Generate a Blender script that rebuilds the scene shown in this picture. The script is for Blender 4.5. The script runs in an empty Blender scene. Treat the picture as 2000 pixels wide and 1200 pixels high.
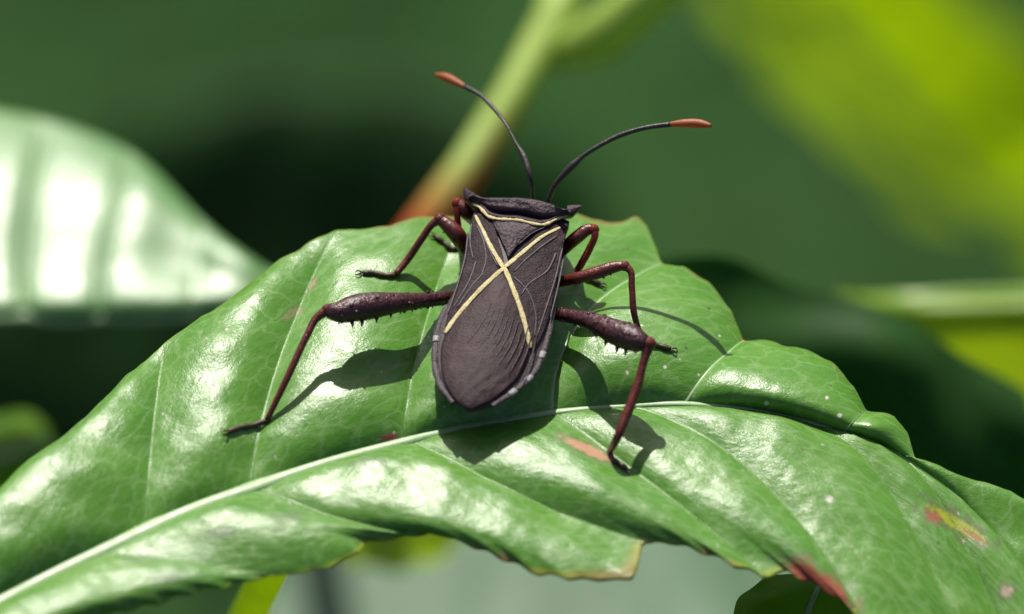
import bpy, math, random
import numpy as np
from mathutils import Vector
from mathutils.bvhtree import BVHTree

# ------------------------------------------------------------------ camera, light, exposure
sc = bpy.context.scene
MM = 0.001                                   # everything below is written in millimetres
ELEV, DIST, PXMM = 45.0, 500.0, 32.0         # view elevation, camera distance, photo pixels per mm at the bug
LENS = 36.0 * DIST / (2000.0 / PXMM)
ce, se = math.cos(math.radians(ELEV)), math.sin(math.radians(ELEV))
VIEW = np.array([0.0, ce, -se]); UPV = np.array([0.0, se, ce]); RGT = np.array([1.0, 0, 0])
CAM = -VIEW * DIST
cam = bpy.data.cameras.new('camera'); cam_o = bpy.data.objects.new('camera', cam)
sc.collection.objects.link(cam_o); sc.camera = cam_o
cam_o.location = Vector(CAM * MM)
cam_o.rotation_euler = (math.radians(90 - ELEV), 0, 0)
cam.lens = LENS; cam.sensor_width = 36.0
cam.clip_start = 0.01; cam.clip_end = 200.0
cam.dof.use_dof = True
cam.dof.focus_distance = (DIST - 4.5) * MM
cam.dof.aperture_fstop = LENS / 13.5          # 13.5 mm entrance pupil

SUN_EL, SUN_AZ = math.radians(52), math.radians(-9)       # azimuth from +Y towards +X
SUNV = Vector((math.sin(SUN_AZ) * math.cos(SUN_EL), math.cos(SUN_AZ) * math.cos(SUN_EL), math.sin(SUN_EL)))
w = bpy.data.worlds.new('World'); sc.world = w; w.use_nodes = True
nt = w.node_tree; nt.nodes.clear()
sky = nt.nodes.new('ShaderNodeTexSky'); sky.sky_type = 'NISHITA'; sky.sun_disc = False
sky.sun_elevation = SUN_EL; sky.sun_rotation = SUN_AZ
sky.air_density = .8; sky.dust_density = 3.0; sky.ozone_density = .5
bg = nt.nodes.new('ShaderNodeBackground'); bg.inputs['Strength'].default_value = 0.06
wo = nt.nodes.new('ShaderNodeOutputWorld')
nt.links.new(sky.outputs[0], bg.inputs[0]); nt.links.new(bg.outputs[0], wo.inputs[0])
sl = bpy.data.lights.new('sun', 'SUN'); sl.energy = 4.2; sl.angle = math.radians(0.53); sl.color = (1.0, 0.95, 0.87)
so = bpy.data.objects.new('sun', sl); sc.collection.objects.link(so)
so.rotation_euler = SUNV.to_track_quat('Z', 'Y').to_euler(); so.location = SUNV * 3
sc.view_settings.view_transform = 'Standard'; sc.view_settings.look = 'None'
sc.view_settings.exposure = 0.8; sc.view_settings.gamma = 1.0
sc.view_settings.use_curve_mapping = False
sc.render.engine = 'CYCLES'
sc.cycles.use_denoising = True
sc.cycles.max_bounces = 8; sc.cycles.transmission_bounces = 6; sc.cycles.diffuse_bounces = 4
sc.cycles.sample_clamp_indirect = 4.0

# ------------------------------------------------------------------ pixels to places
FX = 2000.0 * LENS / 36.0
def ray(px, py):
    d = VIEW + RGT * ((np.asarray(px, float)[..., None] - 1000) / FX) + UPV * ((600 - np.asarray(py, float)[..., None]) / FX)
    return d
def P(px, py, z):                      # on the horizontal plane at height z
    d = ray(px, py); t = (np.asarray(z, float) - CAM[2]) / d[..., 2]
    return CAM + d * t[..., None]
def Py(px, py, y):                     # on the upright plane at depth y
    d = ray(px, py); t = (np.asarray(y, float) - CAM[1]) / d[..., 1]
    return CAM + d * t[..., None]
def Pd(px, py, dep):                   # at a depth behind the focus point
    return CAM + ray(px, py) * (DIST + np.asarray(dep, float))[..., None]
def proj(p):
    q = np.asarray(p) - CAM; f = q @ VIEW
    return 1000 + FX * (q @ RGT) / f, 600 - FX * (q @ UPV) / f

def herm(ts, vals, tq):
    ts = np.asarray(ts, float); v = np.asarray(vals, float); tq = np.clip(tq, ts[0], ts[-1])
    if v.ndim == 1: v = v[:, None]
    if len(ts) == 2:
        f = ((tq - ts[0]) / (ts[1] - ts[0]))[:, None]; r = v[0] * (1 - f) + v[1] * f
        return r[:, 0] if r.shape[1] == 1 else r
    h = np.diff(ts)[:, None]; sl_ = np.diff(v, axis=0) / h
    m = np.empty_like(v); m[0] = sl_[0]; m[-1] = sl_[-1]
    m[1:-1] = (sl_[:-1] * h[1:] + sl_[1:] * h[:-1]) / (h[1:] + h[:-1])
    i = np.clip(np.searchsorted(ts, tq, side='right') - 1, 0, len(ts) - 2)
    f = ((tq - ts[i]) / h[i, 0])[:, None]
    r = ((2*f**3 - 3*f**2 + 1) * v[i] + (f**3 - 2*f**2 + f) * h[i] * m[i]
         + (-2*f**3 + 3*f**2) * v[i+1] + (f**3 - f**2) * h[i] * m[i+1])
    return r[:, 0] if r.shape[1] == 1 else r
def curve(pts, n):                     # smooth resample of a polyline by chord length
    p = np.asarray(pts, float); d = np.r_[0, np.cumsum(np.linalg.norm(np.diff(p[:, :3], axis=0), axis=1) + 1e-9)]
    return herm(d, p, np.linspace(0, d[-1], n))
def wob(x, y, wl, seed, n=10):         # smooth random field, about -1..1
    r = np.random.RandomState(seed); o = np.zeros_like(x, dtype=float)
    for _ in range(n):
        a = r.uniform(0, 2*np.pi); k = 2*np.pi / (wl * r.uniform(.6, 1.7))
        o += np.sin(k * (x*np.cos(a) + y*np.sin(a)) + r.uniform(0, 6.28))
    return o / math.sqrt(n)

# ------------------------------------------------------------------ mesh helpers
COL = sc.collection
def off(parent):
    o = np.zeros(3)
    while parent is not None:
        o += np.array(parent.location) / MM; parent = parent.parent
    return o
def mk(name, V, F, mat, parent=None, smooth=True, attrs=None, loc=None, thick=0, toff=-1.0):
    V = np.asarray(V, float)
    base = off(parent) if parent is not None else (np.asarray(loc, float) if loc is not None else np.zeros(3))
    me = bpy.data.meshes.new(name)
    if isinstance(F, np.ndarray):
        n = len(F); k = F.shape[1]
        me.vertices.add(len(V)); me.loops.add(n * k); me.polygons.add(n)
        me.vertices.foreach_set('co', ((V - base) * MM).astype(np.float32).ravel())
        me.loops.foreach_set('vertex_index', F.astype(np.int32).ravel())
        me.polygons.foreach_set('loop_start', np.arange(0, n * k, k, dtype=np.int32))
        me.polygons.foreach_set('loop_total', np.full(n, k, dtype=np.int32))
        me.update(calc_edges=True)
    else:
        me.from_pydata([tuple(q) for q in (V - base) * MM], [], F)
    if smooth: me.polygons.foreach_set('use_smooth', [True] * len(me.polygons))
    attrs = dict(attrs or {})
    if 'mmco' in attrs and 'spot' not in attrs: attrs['spot'] = ('FLOAT_COLOR', np.zeros((len(V), 4)))
    for an, (typ, data) in attrs.items():
        a = me.attributes.new(an, typ, 'POINT')
        key = {'FLOAT': 'value', 'FLOAT_VECTOR': 'vector', 'FLOAT_COLOR': 'color'}[typ]
        a.data.foreach_set(key, np.asarray(data, np.float32).ravel())
    me.validate(); me.update()
    o = bpy.data.objects.new(name, me); COL.objects.link(o)
    if parent is not None: o.parent = parent
    elif loc is not None: o.location = Vector(base * MM)
    me.materials.append(mat)
    if thick:
        md = o.modifiers.new('thickness', 'SOLIDIFY'); md.thickness = thick * MM; md.offset = toff
    return o
def thing(name, label, cat, loc, group=None):
    o = bpy.data.objects.new(name, None); COL.objects.link(o); o.location = Vector(np.asarray(loc) * MM)
    o.empty_display_size = 0.003
    o['label'] = label; o['category'] = cat
    if group: o['group'] = group
    return o
def gridF(nu, nv, wrap=False):
    i = np.arange(nu - 1)[:, None]; m = nv if wrap else nv - 1
    j = np.arange(m)[None, :]; j2 = (j + 1) % nv
    a = i*nv + j; b = i*nv + j2; c = (i+1)*nv + j2; d = (i+1)*nv + j
    return np.stack([a, b, c, d], -1).reshape(-1, 4)
def tube(pts, rad, seg=12, n=None, flat=1.0, upref=(0, 0, 1), cap=True):
    p = np.asarray(pts, float); r = np.asarray(rad, float)
    if n:
        q = curve(np.c_[p, r], n); p, r = q[:, :3], np.maximum(q[:, 3], 1e-3)
    t = np.gradient(p, axis=0); t /= np.linalg.norm(t, axis=1)[:, None] + 1e-12
    V = []; u = np.asarray(upref, float)
    for k in range(len(p)):
        u = u - t[k] * (u @ t[k])
        if np.linalg.norm(u) < 1e-3: u = np.cross(t[k], [1, .3, .2])
        u /= np.linalg.norm(u); b = np.cross(t[k], u)
        a = np.linspace(0, 2*np.pi, seg, endpoint=False)
        V.append(p[k] + r[k] * (np.cos(a)[:, None] * b + flat * np.sin(a)[:, None] * u))
    V = np.concatenate(V); F = gridF(len(p), seg, True).tolist()
    if cap:
        V = np.r_[V, p[:1], p[-1:]]; a0, a1 = len(V) - 2, len(V) - 1; m = (len(p) - 1) * seg
        F += [[a0, (j+1) % seg, j] for j in range(seg)] + [[a1, m + j, m + (j+1) % seg] for j in range(seg)]
    return V, F
def cone(base, tip, r, seg=7):
    return tube([base, base + (tip-base)*.5, tip], [r, r*.55, r*.06], seg, upref=(.3, .5, .8))
def ball(c, r, seg=10):
    a = np.linspace(-np.pi/2, np.pi/2, 7); r3 = np.broadcast_to(np.asarray(r, float), (3,))
    th = np.linspace(0, 2*np.pi, seg, endpoint=False)
    V = np.array([[np.cos(i)*np.cos(j), np.cos(i)*np.sin(j), np.sin(i)] for i in a for j in th]) * r3 + c
    return V, gridF(7, seg, True).tolist()
class MB:
    def __init__(s): s.V = []; s.F = []; s.n = 0
    def add(s, vf):
        V, F = vf; s.V.append(np.asarray(V)); s.F += [[q + s.n for q in f] for f in F]; s.n += len(V); return s
    def build(s, name, mat, parent=None, **k): return mk(name, np.concatenate(s.V), s.F, mat, parent, **k)

# ------------------------------------------------------------------ materials
def base_mat(name):
    m = bpy.data.materials.new(name); m.use_nodes = True; t = m.node_tree
    return m, t, t.nodes['Principled BSDF'], t.nodes['Material Output']
def nd(t, typ, **k):
    n = t.nodes.new(typ)
    for a, v in k.items():
        if hasattr(n, a) and not isinstance(v, (tuple, float)) : setattr(n, a, v)
        else: n.inputs[a].default_value = v
    return n
def mixc(t, fac, a, b, mode='MIX'):
    n = t.nodes.new('ShaderNodeMix'); n.data_type = 'RGBA'; n.blend_type = mode
    for s, v in ((0, fac), (6, a), (7, b)):
        if hasattr(v, 'is_linked'): t.links.new(v, n.inputs[s])
        elif isinstance(v, (int, float)): n.inputs[s].default_value = v
        else: n.inputs[s].default_value = (*v, 1)
    return n.outputs[2]
def mapr(t, v, a, b, c, d):
    n = t.nodes.new('ShaderNodeMapRange'); t.links.new(v, n.inputs[0])
    for i, q in enumerate((a, b, c, d)): n.inputs[i+1].default_value = q
    return n.outputs[0]
def noise(t, co, scale, detail=3.0, rough=.55):
    n = t.nodes.new('ShaderNodeTexNoise'); n.inputs['Scale'].default_value = scale
    n.inputs['Detail'].default_value = detail; n.inputs['Roughness'].default_value = rough
    t.links.new(co, n.inputs['Vector']); return n.outputs['Fac']
def objco(t, k=1000.0):
    c = t.nodes.new('ShaderNodeTexCoord'); v = t.nodes.new('ShaderNodeVectorMath'); v.operation = 'SCALE'
    v.inputs['Scale'].default_value = k; t.links.new(c.outputs['Object'], v.inputs[0]); return v.outputs[0]
def bump(t, h, dist_mm, strength, prev=None):
    b = t.nodes.new('ShaderNodeBump'); b.inputs['Distance'].default_value = dist_mm * MM
    b.inputs['Strength'].default_value = strength; t.links.new(h, b.inputs['Height'])
    if prev is not None: t.links.new(prev, b.inputs['Normal'])
    return b.outputs[0]

def leaf_mat(name, dark, light, trans, tw, rough=.34, spec=.5, bumpk=1.0, tint=None, veincol=(.30, .42, .20), scale=1.0, vk=.85, netk=.22):
    m, t, p, out = base_mat(name)
    at = t.nodes.new('ShaderNodeAttribute'); at.attribute_name = 'mmco'; co = at.outputs['Vector']
    ve = t.nodes.new('ShaderNodeAttribute'); ve.attribute_name = 'vein'
    sp = t.nodes.new('ShaderNodeAttribute'); sp.attribute_name = 'spot'
    c = mixc(t, mapr(t, noise(t, co, .16 * scale, 3), .3, .7, 0, 1), dark, light)
    fn = noise(t, co, 2.2 * scale, 4, .6)
    c = mixc(t, mapr(t, fn, .35, .75, 0, .35), c, tuple(min(1, x * 1.5 + .01) for x in light))
    vo = t.nodes.new('ShaderNodeTexVoronoi'); vo.feature = 'DISTANCE_TO_EDGE'; vo.inputs['Scale'].default_value = .55 * scale
    wn = t.nodes.new('ShaderNodeVectorMath'); wn.operation = 'ADD'
    wno = t.nodes.new('ShaderNodeTexNoise'); wno.inputs['Scale'].default_value = .5 * scale; t.links.new(co, wno.inputs['Vector'])
    ws = t.nodes.new('ShaderNodeVectorMath'); ws.operation = 'SCALE'; ws.inputs['Scale'].default_value = 2.2
    t.links.new(wno.outputs['Color'], ws.inputs[0]); t.links.new(co, wn.inputs[0]); t.links.new(ws.outputs[0], wn.inputs[1])
    t.links.new(wn.outputs[0], vo.inputs['Vector'])
    net = mapr(t, vo.outputs['Distance'], 0, .09, 1, 0)
    c = mixc(t, mapr(t, net, 0, 1, 0, netk), c, veincol)
    c = mixc(t, mapr(t, ve.outputs['Fac'], 0, 1, 0, vk), c, veincol)
    c = mixc(t, sp.outputs['Alpha'], c, sp.outputs['Color'])
    t.links.new(c, p.inputs['Base Color'])
    rn = noise(t, co, .9 * scale, 4, .65)
    t.links.new(mapr(t, rn, .3, .75, rough - .08, rough + .10), p.inputs['Roughness'])
    p.inputs['Specular IOR Level'].default_value = spec
    b = bump(t, noise(t, co, .55 * scale, 2, .5), .25, .30 * bumpk)
    b = bump(t, net, .05, -.5 * bumpk * (1 if netk else 0), b)
    b = bump(t, noise(t, co, 3.0 * scale, 3, .6), .05, .55 * bumpk, b)
    b = bump(t, noise(t, co, 9.0 * scale, 2, .6), .03, .6 * bumpk, b)
    t.links.new(b, p.inputs['Normal'])
    tr = t.nodes.new('ShaderNodeBsdfTranslucent')
    tc = mixc(t, sp.outputs['Alpha'], trans, sp.outputs['Color']); tc = mixc(t, mapr(t, noise(t, co, .3 * scale, 3), .3, .7, 0, .35), tc, tuple(x * .6 for x in trans))
    t.links.new(tc, tr.inputs['Color'])
    mx = t.nodes.new('ShaderNodeMixShader'); mx.inputs[0].default_value = tw
    t.links.new(p.outputs[0], mx.inputs[1]); t.links.new(tr.outputs[0], mx.inputs[2]); t.links.new(mx.outputs[0], out.inputs['Surface'])
    return m
def chitin(name, a, b, rough, scale=1.2, bmp=.6, bscale=9.0, spec=.4, coat=0.0, sheen=0.0, sss=None):
    m, t, p, out = base_mat(name); co = objco(t)
    c = mixc(t, mapr(t, noise(t, co, scale, 4), .3, .7, 0, 1), a, b)
    c = mixc(t, mapr(t, noise(t, co, bscale * 1.3, 3, .7), .45, .75, 0, .45), c, tuple(x * 1.9 + .01 for x in b))
    t.links.new(c, p.inputs['Base Color']); p.inputs['Roughness'].default_value = rough
    p.inputs['Specular IOR Level'].default_value = spec
    p.inputs['Coat Weight'].default_value = coat; p.inputs['Coat Roughness'].default_value = .25
    p.inputs['Sheen Weight'].default_value = sheen; p.inputs['Sheen Roughness'].default_value = .4
    n = bump(t, noise(t, co, bscale, 3, .65), .06, bmp)
    n = bump(t, noise(t, co, bscale * .25, 2), .1, bmp * .5, n)
    t.links.new(n, p.inputs['Normal'])
    if sss:
        tr = t.nodes.new('ShaderNodeBsdfTranslucent'); tr.inputs[0].default_value = (*sss, 1)
        mx = t.nodes.new('ShaderNodeMixShader'); mx.inputs[0].default_value = .3
        t.links.new(p.outputs[0], mx.inputs[1]); t.links.new(tr.outputs[0], mx.inputs[2]); t.links.new(mx.outputs[0], out.inputs['Surface'])
    return m
M_LEAF = leaf_mat('leaf_green', (.055, .175, .015), (.09, .22, .028), (.24, .5, .03), .2, rough=.31, vk=.25, spec=.5)
M_RIB = leaf_mat('leaf_rib', (.17, .30, .12), (.27, .40, .2), (.3, .5, .1), .15, rough=.42, bumpk=.5, veincol=(.42, .5, .3))
M_GLOSS = leaf_mat('leaf_glossy', (.055, .17, .03), (.08, .21, .045), (.18, .42, .04), .2, rough=.43, bumpk=.5, spec=1.0, vk=.1, netk=0)
M_SHADE = leaf_mat('leaf_backdrop_shade', (.010, .036, .008), (.018, .06, .012), (.05, .18, .01), .2, rough=.55, spec=.1, bumpk=.1, vk=.1, netk=0)  # dark tone for the leaf added as background shade
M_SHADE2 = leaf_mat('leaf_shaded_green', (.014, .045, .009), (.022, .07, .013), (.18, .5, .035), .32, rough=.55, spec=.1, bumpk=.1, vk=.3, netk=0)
M_YOUNG = leaf_mat('leaf_yellow_green', (.14, .27, .025), (.2, .32, .035), (.8, .96, .09), .5, rough=.32, spec=1.0, bumpk=.4, vk=.1, netk=0)
M_FAR = leaf_mat('leaf_olive_green', (.06, .14, .02), (.09, .18, .025), (.62, .78, .05), .62, rough=.5, spec=.2, bumpk=.4, vk=.05, netk=0)
M_PALE = leaf_mat('leaf_pale_green', (.034, .085, .038), (.048, .105, .048), (.16, .36, .05), .15, rough=.6, bumpk=.4, vk=.0, netk=0)
M_STEM = leaf_mat('stem_green', (.24, .36, .05), (.34, .46, .09), (.55, .75, .05), .3, rough=.45, bumpk=.4)
M_WING = chitin('wing_purple_brown', (.006, .0035, .0045), (.032, .016, .020), .5, scale=1.3, bmp=1.1, sheen=.03, spec=.14)
M_MEMB = chitin('wing_membrane_brown', (.014, .009, .011), (.040, .021, .023), .5, scale=.35, sheen=.04, bmp=.6, spec=.14)
M_BODY = chitin('body_brown', (.018, .011, .013), (.04, .024, .028), .5)
M_RIDGE = chitin('wrinkle_black', (.004, .003, .0035), (.010, .006, .007), .45)
M_PRON = chitin('pronotum_brown', (.014, .009, .012), (.062, .040, .050), .5, bmp=1.8, bscale=5, sheen=.05, spec=.22)
M_BAND = chitin('band_yellow', (.30, .25, .11), (.46, .40, .22), .6, bmp=.8, bscale=5, spec=.2)
M_WVEIN = chitin('wing_vein', (.034, .026, .031), (.062, .05, .056), .5, bmp=.3, spec=.2)
M_LEG = chitin('leg_maroon', (.05, .006, .004), (.105, .014, .009), .36, bmp=.7, bscale=6, spec=.5)
M_LEGH = chitin('leg_dark_maroon', (.022, .006, .008), (.055, .013, .016), .36, bmp=1.8, bscale=3.2, spec=.5)
M_LEGR = chitin('leg_orange_red', (.10, .012, .005), (.17, .025, .008), .36, bmp=.5, bscale=6, spec=.5, sss=(.7, .08, .01))
M_TARS = chitin('tarsus_brown', (.03, .016, .01), (.06, .034, .02), .45)
M_ANT = chitin('antenna_dark', (.012, .013, .014), (.04, .032, .032), .42)
M_ANTT = chitin('antenna_orange', (.24, .07, .025), (.32, .12, .05), .5, bmp=.3, sss=(.7, .2, .05))
M_EYE = chitin('eye_dark', (.02, .01, .01), (.03, .015, .012), .15)
M_MARG = chitin('margin_brown', (.016, .010, .013), (.05, .036, .045), .45, sheen=.05, bmp=1.2)
M_PALEB = chitin('margin_pale', (.13, .13, .14), (.24, .23, .23), .5)

# ------------------------------------------------------------------ ground
def ground():
    m, t, p, out = base_mat('forest_floor'); co = objco(t, 1.0)
    c = mixc(t, mapr(t, noise(t, co, 9.0, 4), .35, .65, 0, 1), (.011, .033, .008), (.027, .070, .020))
    c = mixc(t, mapr(t, noise(t, co, 40.0, 3), .5, .7, 0, .5), c, (.02, .035, .012))
    t.links.new(c, p.inputs['Base Color']); p.inputs['Roughness'].default_value = .95; p.inputs['Specular IOR Level'].default_value = 0.05
    t.links.new(bump(t, noise(t, co, 60, 4), 12, .8), p.inputs['Normal'])
    n = 120; a = np.sign(np.linspace(-1, 1, n)) * np.abs(np.linspace(-1, 1, n))**3 * 40000
    X, Y = np.meshgrid(a, a + 600, indexing='ij')
    Z = -450 + 14 * wob(X, Y, 260, 3) + 6 * wob(X, Y, 90, 4)
    o = mk('ground', np.stack([X, Y, Z], -1).reshape(-1, 3), gridF(n, n), m)
    o['kind'] = 'structure'
ground()

# ------------------------------------------------------------------ the leaf the bug stands on
T_M = [(-.6, -330, 1370, -1.5), (0, -150, 1265, -1), (.35, 0, 1178, -.6), (1, 285, 1038, -.2), (2, 487, 957, 0), (2.6, 665, 897, 0),
       (3, 790, 864, 0), (3.4, 880, 842, 0), (4, 1075, 808, 0), (4.5, 1205, 796, 0), (5, 1335, 793, -.1), (5.35, 1450, 801, -.4),
       (5.7, 1560, 822, -.8), (6, 1648, 848, -1.3), (6.5, 1700, 868, -1.7), (7, 1760, 893, -2.2), (7.4, 1860, 965, -3.2), (8, 2005, 1130, -5), (8.6, 2110, 1300, -7)]
R_C = [(-0.6, -330, 1250, 0.5), (0, -130, 1120, 0.7), (1, 300, 845, 0.9), (2, 545, 715, 1), (3, 818, 690, 1), (4, 1130, 640, 0.9), (5, 1388, 722, 0.6), (6, 1670, 824, -0.5), (7, 1772, 893, -2), (8, 2060, 1080, -5), (8.6, 2170, 1230, -7)]
R_E = [(-0.6, -330, 1150, 0.2), (-0.2, -160, 1060, 0.47), (0.15, 0, 962, 0.7), (0.35, 60, 905, 0.84), (0.6, 180, 812, 1.02), (0.8, 250, 742, 1.16), (1, 322, 676, 1.3), (1.3, 420, 612, 1.39), (1.6, 515, 542, 1.48), (1.85, 600, 482, 1.56), (2, 655, 458, 1.6), (2.15, 700, 457, 1.45), (2.4, 770, 448, 1.2), (2.7, 835, 436, 0.9), (3, 900, 431, 0.6), (3.3, 1000, 430, 0.04), (3.55, 1120, 428, -0.24), (3.7, 1185, 443, -0.36), (3.82, 1245, 433, -0.46), (3.9, 1268, 455, -0.52), (3.96, 1282, 492, -0.57), (4, 1292, 522, -0.6), (4.15, 1335, 530, -0.69), (4.4, 1385, 562, -0.84), (4.7, 1430, 612, -0.94), (4.92, 1448, 655, -0.98), (5, 1453, 668, -1), (5.1, 1490, 667, -1.04), (5.3, 1555, 676, -1.12), (5.55, 1620, 708, -1.24), (5.8, 1668, 757, -1.44), (5.95, 1686, 793, -1.56), (6, 1692, 802, -1.6), (6.3, 1748, 813, -1.72), (6.7, 1772, 850, -1.88), (7, 1787, 896, -2), (7.2, 1850, 916, -2.4), (7.4, 1905, 940, -2.9), (7.7, 2000, 978, -3.8), (8, 2090, 1022, -5), (8.6, 2240, 1150, -7)]
F_C = [(-0.6, -250, 1420, -0.5), (0.2, 60, 1225, -0.26), (0.75, 370, 1105, -0.1), (2.05, 660, 1020, -0.15), (3.05, 1010, 972, -0.26), (4.02, 1285, 962, -0.4), (4.6, 1490, 948, -0.7), (5.7, 1740, 965, -2), (7, 1880, 1060, -3.6), (8, 2070, 1230, -5.5), (8.6, 2150, 1380, -7)]
F_E = [(-0.6, -150, 1420, -1.2), (0, 60, 1262, -1.02), (0.35, 250, 1200, -0.92), (0.75, 545, 1134, -0.8), (1, 625, 1120, -0.8), (1.15, 680, 1104, -0.8), (1.28, 703, 1086, -0.8), (1.4, 716, 1068, -0.8), (1.6, 760, 1056, -0.8), (2.05, 850, 1050, -0.81), (2.2, 900, 1068, -0.84), (2.4, 955, 1094, -0.88), (2.6, 1050, 1129, -0.92), (2.8, 1150, 1141, -0.96), (2.92, 1236, 1141, -0.98), (3, 1248, 1110, -1), (3.05, 1255, 1066, -1.01), (3.2, 1300, 1073, -1.06), (3.5, 1360, 1087, -1.15), (3.8, 1430, 1112, -1.24), (4.02, 1497, 1131, -1.59), (4.1, 1540, 1120, -1.7), (4.2, 1600, 1150, -1.92), (4.3, 1650, 1185, -2.14), (4.6, 1710, 1250, -2.8), (5.7, 1900, 1330, -5.4), (7, 2020, 1390, -7), (8, 2110, 1430, -7.62), (8.6, 2160, 1450, -8)]
F_V = [-.6, .75, 2.05, 3.05, 4.02, 4.6, 5.7, 7, 8, 8.7]
R_V = [-1, 0, 1, 2, 3, 4, 5, 6, 7, 8, 9]
NS, NT = 1100, 130
def sm(a, k):
    if k < 1: return a
    ker = np.exp(-np.linspace(-2, 2, 2*k+1)**2); ker /= ker.sum()
    pad = np.pad(a, ((k, k), (0, 0)), 'edge')
    return np.stack([np.convolve(pad[:, c], ker, 'valid') for c in range(a.shape[1])], 1)
def tabl(T, s): T = np.array(T); return np.stack([np.interp(s, T[:, 0], T[:, c]) for c in (1, 2, 3)], 1)
def tabh(T, s): T = np.array(T); return herm(T[:, 0], T[:, 1:], s)
S = np.linspace(-.6, 8.6, NS)
def half(C, E, veins, amps, sign, seed):
    m, c = tabh(T_M, S), tabh(C, S)
    e = sm(tabl(E, S), 4)
    el = np.r_[0, np.cumsum(np.linalg.norm(np.diff(e[:, :2], axis=0), axis=1))]
    t = np.linspace(0, 1, NT)**1.0
    tt = t[None, :, None]
    q = m[:, None] * (2*(tt-.5)*(tt-1)) + c[:, None] * (-4*tt*(tt-1)) + e[:, None] * (2*tt*(tt-.5))
    q[..., 1] += ((2.0 if sign > 0 else 4.0) * wob(el, S * 0, 80, seed) + (.8 if sign > 0 else 1.2) * wob(el, S * 0, 45, seed + 2))[:, None] * t[None, :]**10
    pos = P(q[..., 0], q[..., 1], q[..., 2])
    k = np.clip(np.searchsorted(veins, S, side='right') - 1, 0, len(veins) - 2)
    vv = np.array(veins, float); fr = (S - vv[k]) / (vv[k+1] - vv[k])
    amp = np.interp(S, [a for a, _ in amps], [a for _, a in amps])
    quilt = (.7 * np.sin(np.pi * fr) + .3 * (1 - np.abs(2*fr - 1)**4))[:, None] * amp[:, None] * 1.2
    prof = (1 - np.exp(-t * 9)) * (1 - t**7 * .95)
    z = quilt * prof[None, :]
    gut = .35 * (1 - np.exp(-t * 14))[None, :] * np.interp(S, [0, 4, 5, 8], [1, .9, .3, .25])[:, None]      # the blade rises off the midrib
    x, y = pos[..., 0], pos[..., 1]
    z = z + gut + .07 * wob(x, y, 5.0, seed + 5) * np.minimum(t * 6, 1) + 0.011 * wob(x, y, 1.7, seed + 6, 14) * np.minimum(t * 6, 1)
    z = z + .10 * wob(S * 10, S * 0, 6.5, seed + 9)[:, None] * t[None, :]**3
    pos = pos.copy(); pos[..., 2] += z
    du = np.linalg.norm(np.gradient(pos, axis=0), axis=2); dv = np.linalg.norm(np.gradient(pos, axis=1), axis=2)
    ds = S[1] - S[0]
    dist = np.minimum(fr, 1 - fr)[:, None] * (vv[k+1] - vv[k])[:, None] / ds * du
    wv = .22 * (1 - .65 * t)[None, :]
    vein = np.exp(-(dist / wv)**2) * (1 - .5 * t[None, :])
    mm = np.stack([np.cumsum(du, 0), sign * np.cumsum(dv, 1), np.zeros_like(du)], -1)
    mm[..., 0] = np.cumsum(du[:, NT//2])[:, None]
    return pos, vein, mm
rp, rv, rm = half(R_C, R_E, R_V, [(-.6, .9), (1, 1.0), (2, 1.0), (3.5, .9), (4.4, .85), (5.5, .62), (6.3, .4), (7, .35), (8.6, .3)], 1, 11)
fp, fv, fm = half(F_C, F_E, F_V, [(-.6, .5), (1.2, .55), (2.5, .7), (3.5, .75), (4.3, .5), (5.2, .5), (6.3, .35), (8.6, .4)], -1, 31)
POS = np.concatenate([fp[:, :0:-1], rp], 1); VEIN = np.concatenate([fv[:, :0:-1], rv], 1); MMC = np.concatenate([fm[:, :0:-1], rm], 1)
NV = POS.shape[1]
PXS = np.stack(proj(POS.reshape(-1, 3)), -1)
col = np.zeros((len(PXS), 4)); col[:, :3] = .1
def spot(cx, cy, rx, ry, ang, c, st=1.0, rag=.35, seed=0):
    a = math.radians(ang); dx, dy = PXS[:, 0] - cx, PXS[:, 1] - cy
    u, v = (dx*math.cos(a) + dy*math.sin(a)) / rx, (-dx*math.sin(a) + dy*math.cos(a)) / ry
    near = (np.abs(u) < 2.5) & (np.abs(v) < 2.5)
    d = np.sqrt(u[near]**2 + v[near]**2) + rag * wob(dx[near], dy[near], max(6, min(rx, ry) * 1.1), seed + int(cx))
    k = np.clip((1.15 - d) / .35, 0, 1) * st
    col[near, :3] = col[near, :3] * (1 - k[:, None]) + np.array(c) * k[:, None]
    col[near, 3] = np.maximum(col[near, 3], k)
TAN, PINK, REDB, DRY, PALE = (.42, .26, .16), (.52, .25, .17), (.28, .05, .03), (.34, .22, .10), (.62, .6, .5)
spot(1148, 878, 68, 15, 25, (.20, .16, .05), .6, .25); spot(1150, 879, 56, 9, 25, PINK, .85, .25); spot(762, 856, 22, 8, 5, (.36, .06, .05), .9)
spot(610, 556, 14, 6, -55, TAN, .8); spot(577, 608, 18, 9, -20, TAN, .6); spot(560, 622, 10, 6, 0, TAN, .5)
spot(1868, 1022, 86, 22, 32, (.16, .13, .03), .6, .25); spot(1870, 1024, 68, 11, 32, (.30, .34, .02), .95, .15); spot(1822, 1010, 18, 12, 20, (.30, .08, .06), .9); spot(1905, 1048, 26, 5, 32, (.25, .08, .03), .9)
spot(1966, 1155, 19, 18, 0, (.2, .14, .06), .6, .15); spot(1966, 1155, 12, 12, 0, (.5, .36, .3), .8, .15); spot(1453, 664, 5, 4, 0, (.5, .12, .04), .9, .1)
spot(1600, 1140, 92, 34, 35, (.22, .15, .05), .7, .2); spot(1604, 1146, 76, 24, 35, REDB, .95, .2); spot(900, 1072, 60, 8, 22, DRY, .8); spot(1180, 1138, 62, 9, 3, (.16, .10, .04), .9)
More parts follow.
